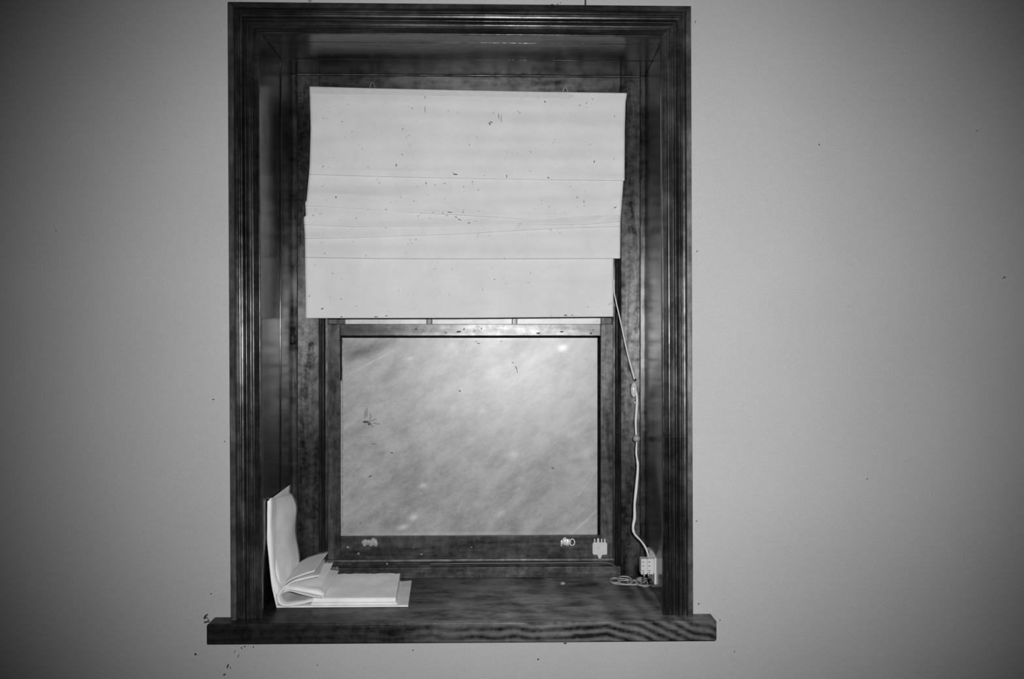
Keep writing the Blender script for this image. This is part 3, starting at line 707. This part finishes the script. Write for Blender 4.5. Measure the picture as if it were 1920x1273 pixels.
def catch(cx, cy, mat, label, shape, ring):
    r = tag(empty('sash_catch', P(cx, cy, yr)), label, 'catch', 'small catches on the bottom rail')
    rnd = random.Random(int(cx)); D_ = []
    for (dx, dy, a, b_) in shape:
        a *= 1.15; b_ *= 1.15; dx *= 1.12
        D_.append(ball_data(P(cx + dx, cy + dy, yr - .001), 1, a * 1.31e-3, .0042, b_ * 1.31e-3, jit=.16, nu=9, nv=6, rnd=rnd))
    V, Fc = join(D_); mk('catch_plate', V, Fc, mat, r, True, angle=35)
    if ring:
        c0 = P(cx + 9, cy + .5, yr - .003)
        tube('catch_ring', [c0 + Vector((math.cos(t) * .0058, 0, math.sin(t) * .0080)) for t in [2 * math.pi * i / 16 for i in range(16)]], .0017, mat, r, closed=True, seg=6)
M['tape'] = plain('crumpled_dull_foil', .30, .5, .5, nscale=240, var=.35, bmp=.8)
catch(693, 1017, 'tape', 'dull crumpled catch on the left part of the bottom sash rail', ((-8, 0, 5, 5.5), (-2, -.5, 5, 4.5), (3, 2, 4, 5), (6, -3, 5, 5), (10, 1, 4, 6), (-9, 3, 3, 4)), False)
catch(1064, 1016, 'metal', 'shiny white metal catch with a ring on the right part of the bottom sash rail', ((-10, 2, 1.8, 5.5), (-4, -1, 4.5, 6.5), (0, 1, 5, 6), (3, 0, 3, 5)), True)
dm = []
rnd = random.Random(9)
for (px, py, r_) in ((652, 1026, 2.6), (790, 1039, 2), (884, 1026, 1.6), (726, 1057, 2), (672, 1038, 2), (1055, 1094, 4.2), (775, 1027, 1.2)):
    c = P(px, py, ys) if py < 1050 else (P(px, py, .276) if py < 1060 else PZ(px, py, SILL + .002))
    dm.append(ball_data(c, r_ * 1.3e-3, 1, .5, .7, jit=.3, nu=7, nv=5, rnd=rnd))
V, Fc = join(dm); o = mk('dust_fluff', V, Fc, 'dust', win); o['kind'] = 'stuff'

# dead insect on the pane
ins = tag(empty('dead_insect', P(690, 790, yg)), 'small dark dead insect stuck on the left side of the window pane', 'insect')
yi = yg - .0015
V, Fc = join([ball_data(P(686, 791, yi), 1, .0075, .0016, .0028, jit=.15), ball_data(P(692, 795, yi), 1, .0035, .0014, .0028, jit=.15)])
mk('body', V, Fc, plain('insect_brown', .07, .6), ins, True, angle=0)
for q in (((682, 786), (683, 772), (689, 763), (690, 780)), ((692, 786), (694, 772), (697, 780), (695, 788))):
    hexa('wing', [P(x, y_, yi) for x, y_ in q], [P(x, y_, yi + .0005) for x, y_ in q], plain('insect_wing', .23, .5), ins, 0)
for q in (((692, 790), (697, 797), (699, 801)), ((690, 790), (700, 788), (706, 785)), ((700, 793), (707, 795), (714, 795))):
    tube('insect_leg', [P(x, y_, yi) for x, y_ in q], .0007, plain('insect_leg', .16, .6), ins, seg=5)

# curled bit of dirt at the left horn of the stool, fallen line above the head casing
tw = [P(x, y_, -.006) for x, y_ in ((390, 1152), (386, 1154), (383, 1160), (388, 1157), (390, 1161), (392, 1165), (387, 1166), (383, 1167))]
tag(tube('curled_twig', cat_rom(tw, 4), lambda t: .0012 + .0006 * math.sin(9 * t), 'speck', None, 6), 'tiny dark curled dead insect clinging to the wall above the left end of the sill', 'insect')
tag(tube('nail', [P(1098, 10, .004), P(1098, 10, -.0235), P(1098.3, -6, -.022)], .0013, 'speck', None, 6), 'thin dark bent nail standing above the head of the casing', 'nail')

# ------------------------------------------------------------------ folded newspaper in the left corner of the sill
npz = tag(empty('folded_newspaper', (P(560, 1139, .05).x, .15, SILL)), 'stiff folded newspaper standing half open in the left corner of the sill', 'newspaper')
def ruled(name, fr, bk, y0, y1, mat='paper', thick=.0012, n=6, ns=10, jag=0, bow=0, seed=0, sag=None, label=None):
    a = cat_rom([P(x, y_, y0) for x, y_ in fr], n) if isinstance(fr[0], tuple) else cat_rom(fr, n)
    c = cat_rom([P(x, y_, y1) for x, y_ in bk], n) if isinstance(bk[0], tuple) else cat_rom(bk, n)
    k = len(a); assert len(c) == k, (name, k, len(c)); V = []; Fc = []; rnd = random.Random(seed)
    for j in range(ns + 1):
        t = j / ns
        for i in range(k):
            p = a[i].lerp(c[i], t); s_ = i / (k - 1)
            if bow: p = p + Vector((bow * math.sin(math.pi * t) * math.sin(math.pi * min(1, s_ * 1.0)), 0, 0))
            if sag: p = p + Vector((0, 0, sag * math.sin(math.pi * t)))
            p = p + Vector((.0016, .0, .0012)) * mn.noise(p * 22 + Vector((seed, 0, 0)))
            if jag and j == ns: p = p + Vector((0, rnd.uniform(-jag, jag), 0))
            if p.z < SILL + .0006: p.z = SILL + .0006
            V.append(p)
    for j in range(ns):
        for i in range(k - 1): Fc.append((j * k + i, j * k + i + 1, (j + 1) * k + i + 1, (j + 1) * k + i))
    o = mk(name, V, Fc, mat, npz, True, angle=60)
    md = o.modifiers.new('paper', 'SOLIDIFY'); md.thickness = thick; md.offset = 0
    if label: o['label'] = label
    return o
# upright outer cover, then inner upright pages
ruled('cover_page', [(501.5, 940), (501.5, 1000), (504, 1050), (509, 1095), (518, 1138)], [(545, 908), (543.5, 960), (547, 1010), (555, 1050), (560, 1084)], .05, .245, thick=.0012, seed=1)
ruled('upright_page', [(505, 936), (505, 1000), (508, 1055), (513, 1095), (521, 1120)], [(547, 924), (551, 960), (550, 1000), (556, 1040), (560, 1066)], .055, .24, thick=.0016, seed=2, bow=.004)
ruled('upright_page', [(507, 934), (508, 1000), (513, 1055), (518, 1092), (525, 1115)], [(549, 926), (557, 948), (554, 990), (562, 1040), (562, 1060)], .075, .235, 'paper', .002, seed=3, bow=.007, jag=.003)
# pages fanning up and to the right
ruled('fanned_page', [(523, 1114), (533, 1097), (548, 1086), (566, 1079), (588, 1072)], [(549, 1078), (556, 1060), (571, 1047), (592, 1039), (617, 1033)], .06, .24, thick=.0010, seed=5, jag=.006)
ruled('fanned_page', [(523, 1116), (532, 1103), (548, 1092), (574, 1085), (598, 1080)], [(550, 1084), (560, 1067), (577, 1057), (598, 1051), (611, 1047)], .058, .238, thick=.0010, seed=6, jag=.006)
ruled('fanned_page', [(524, 1115), (533, 1106), (550, 1103), (575, 1107), (598, 1113)], [(551, 1086), (562, 1071), (580, 1060), (602, 1054), (626, 1052)], .05, .235, thick=.0012, seed=7, jag=.005)
ruled('fanned_page', [(524, 1117), (534, 1108), (551, 1105), (576, 1109), (600, 1115)], [(552, 1088), (566, 1076), (584, 1068), (606, 1062), (635, 1063)], .05, .228, thick=.0010, seed=8, jag=.005)
# rolled fold, open to the front
ft = [(606, 1117), (585, 1113), (560, 1107), (540, 1104), (526, 1108), (520, 1118), (522, 1130), (533, 1136), (552, 1134), (570, 1130), (584, 1127)]
fa = [P(x, y_, .048) for x, y_ in ft]
ba = [p + Vector((.006, .165, .012 * max(0, 1 - i / 5))) for i, p in enumerate(fa)]
ruled('rolled_page', fa, ba, 0, 0, thick=.0042, seed=8, label='rolled inner fold open towards the room')
fa2 = [P(x, y_, .051) for x, y_ in ((604, 1121), (585, 1118), (560, 1113), (542, 1109), (531, 1112), (526, 1119), (528, 1127), (536, 1131), (552, 1130), (570, 1128), (582, 1126))]
ruled('rolled_page', fa2, [p + Vector((.004, .15, .008 * max(0, 1 - i / 5))) for i, p in enumerate(fa2)], 0, 0, 'paper_grey', .0012, seed=9)
# tail of the roll lying over the flat part
ruled('page_tail', [(560, 1107), (585, 1109), (600, 1113), (605, 1121)], [(590, 1072), (610, 1070), (622, 1072), (628, 1080)], .05, .235, thick=.003, seed=10, sag=.003)
# flat folded part
def slab(name, fl0, fr0, br0, bl0, z0, z1, y0, y1, mat, seed=0, r=.003, lift=0):
    "flat folded sheets: front left x .. in pixels on the sill plane; rounded front fold"
    n = 14; nx = 22; V = []; Fc = []; rnd = random.Random(seed)
    sec = []
    h = (z1 - z0) / 2
    for i in range(9):
        a = -math.pi / 2 - math.pi * i / 8; sec.append((-abs(math.cos(a)) * h * .8, z0 + h + math.sin(a) * h))
    for i in range(nx + 1):
        u = i / nx
        x0 = lerp(fl0, fr0, u); x1 = lerp(bl0, br0, u); row = []
        for (dy, z) in sec: row.append(Vector((x0, y0 + dy + h * .8, z)))
        m_ = 10
        e = rnd.uniform(-.0045, .0035)
        for j in range(1, m_ + 1):
            t = j / m_; x = lerp(x0, x1, t); y = lerp(y0 + h * .8, y1, t) + (e if j == m_ else 0)
            row.append(Vector((x, y, z1 + lift * t + .0016 * mn.noise(Vector((x * 18, y * 25, seed))) * min(1, 3 * t))))
        row.append(Vector((x1, y1 + e, z0 + lift * .8)))
        V += row
    k = len(sec) + 11
    for i in range(nx):
        for j in range(k): Fc.append((i * k + j, i * k + (j + 1) % k, (i + 1) * k + (j + 1) % k, (i + 1) * k + j))
    Fc += [tuple(range(k)), tuple(range(nx * k, nx * k + k))]
    return mk(name, V, Fc, mat, npz, True, angle=35)
Z0 = SILL + .0006
q = lambda px, py, z: PZ(px, py, z)
slab('bottom_sheets', q(519, 1139, Z0).x, q(765, 1139, Z0).x, q(773, 1088, Z0).x, q(560, 1088, Z0).x, Z0, Z0 + .0035, q(640, 1139, Z0).y, .245, 'paper', 1)
slab('middle_sheets', q(584, 1136, Z0).x, q(745, 1136, Z0).x, q(753, 1086, Z0).x, q(590, 1086, Z0).x, Z0 + .0036, Z0 + .0065, q(640, 1137.5, Z0).y + .002, .242, 'paper', 2)
slab('folded_section', P(583, 1127, .055).x, P(741, 1127, .055).x, P(750, 1078, .20).x, P(596, 1078, .20).x, Z0 + .0066, Z0 + .0175, q(640, 1137.5, Z0).y + .004, .200, 'paper', 3, lift=.016)
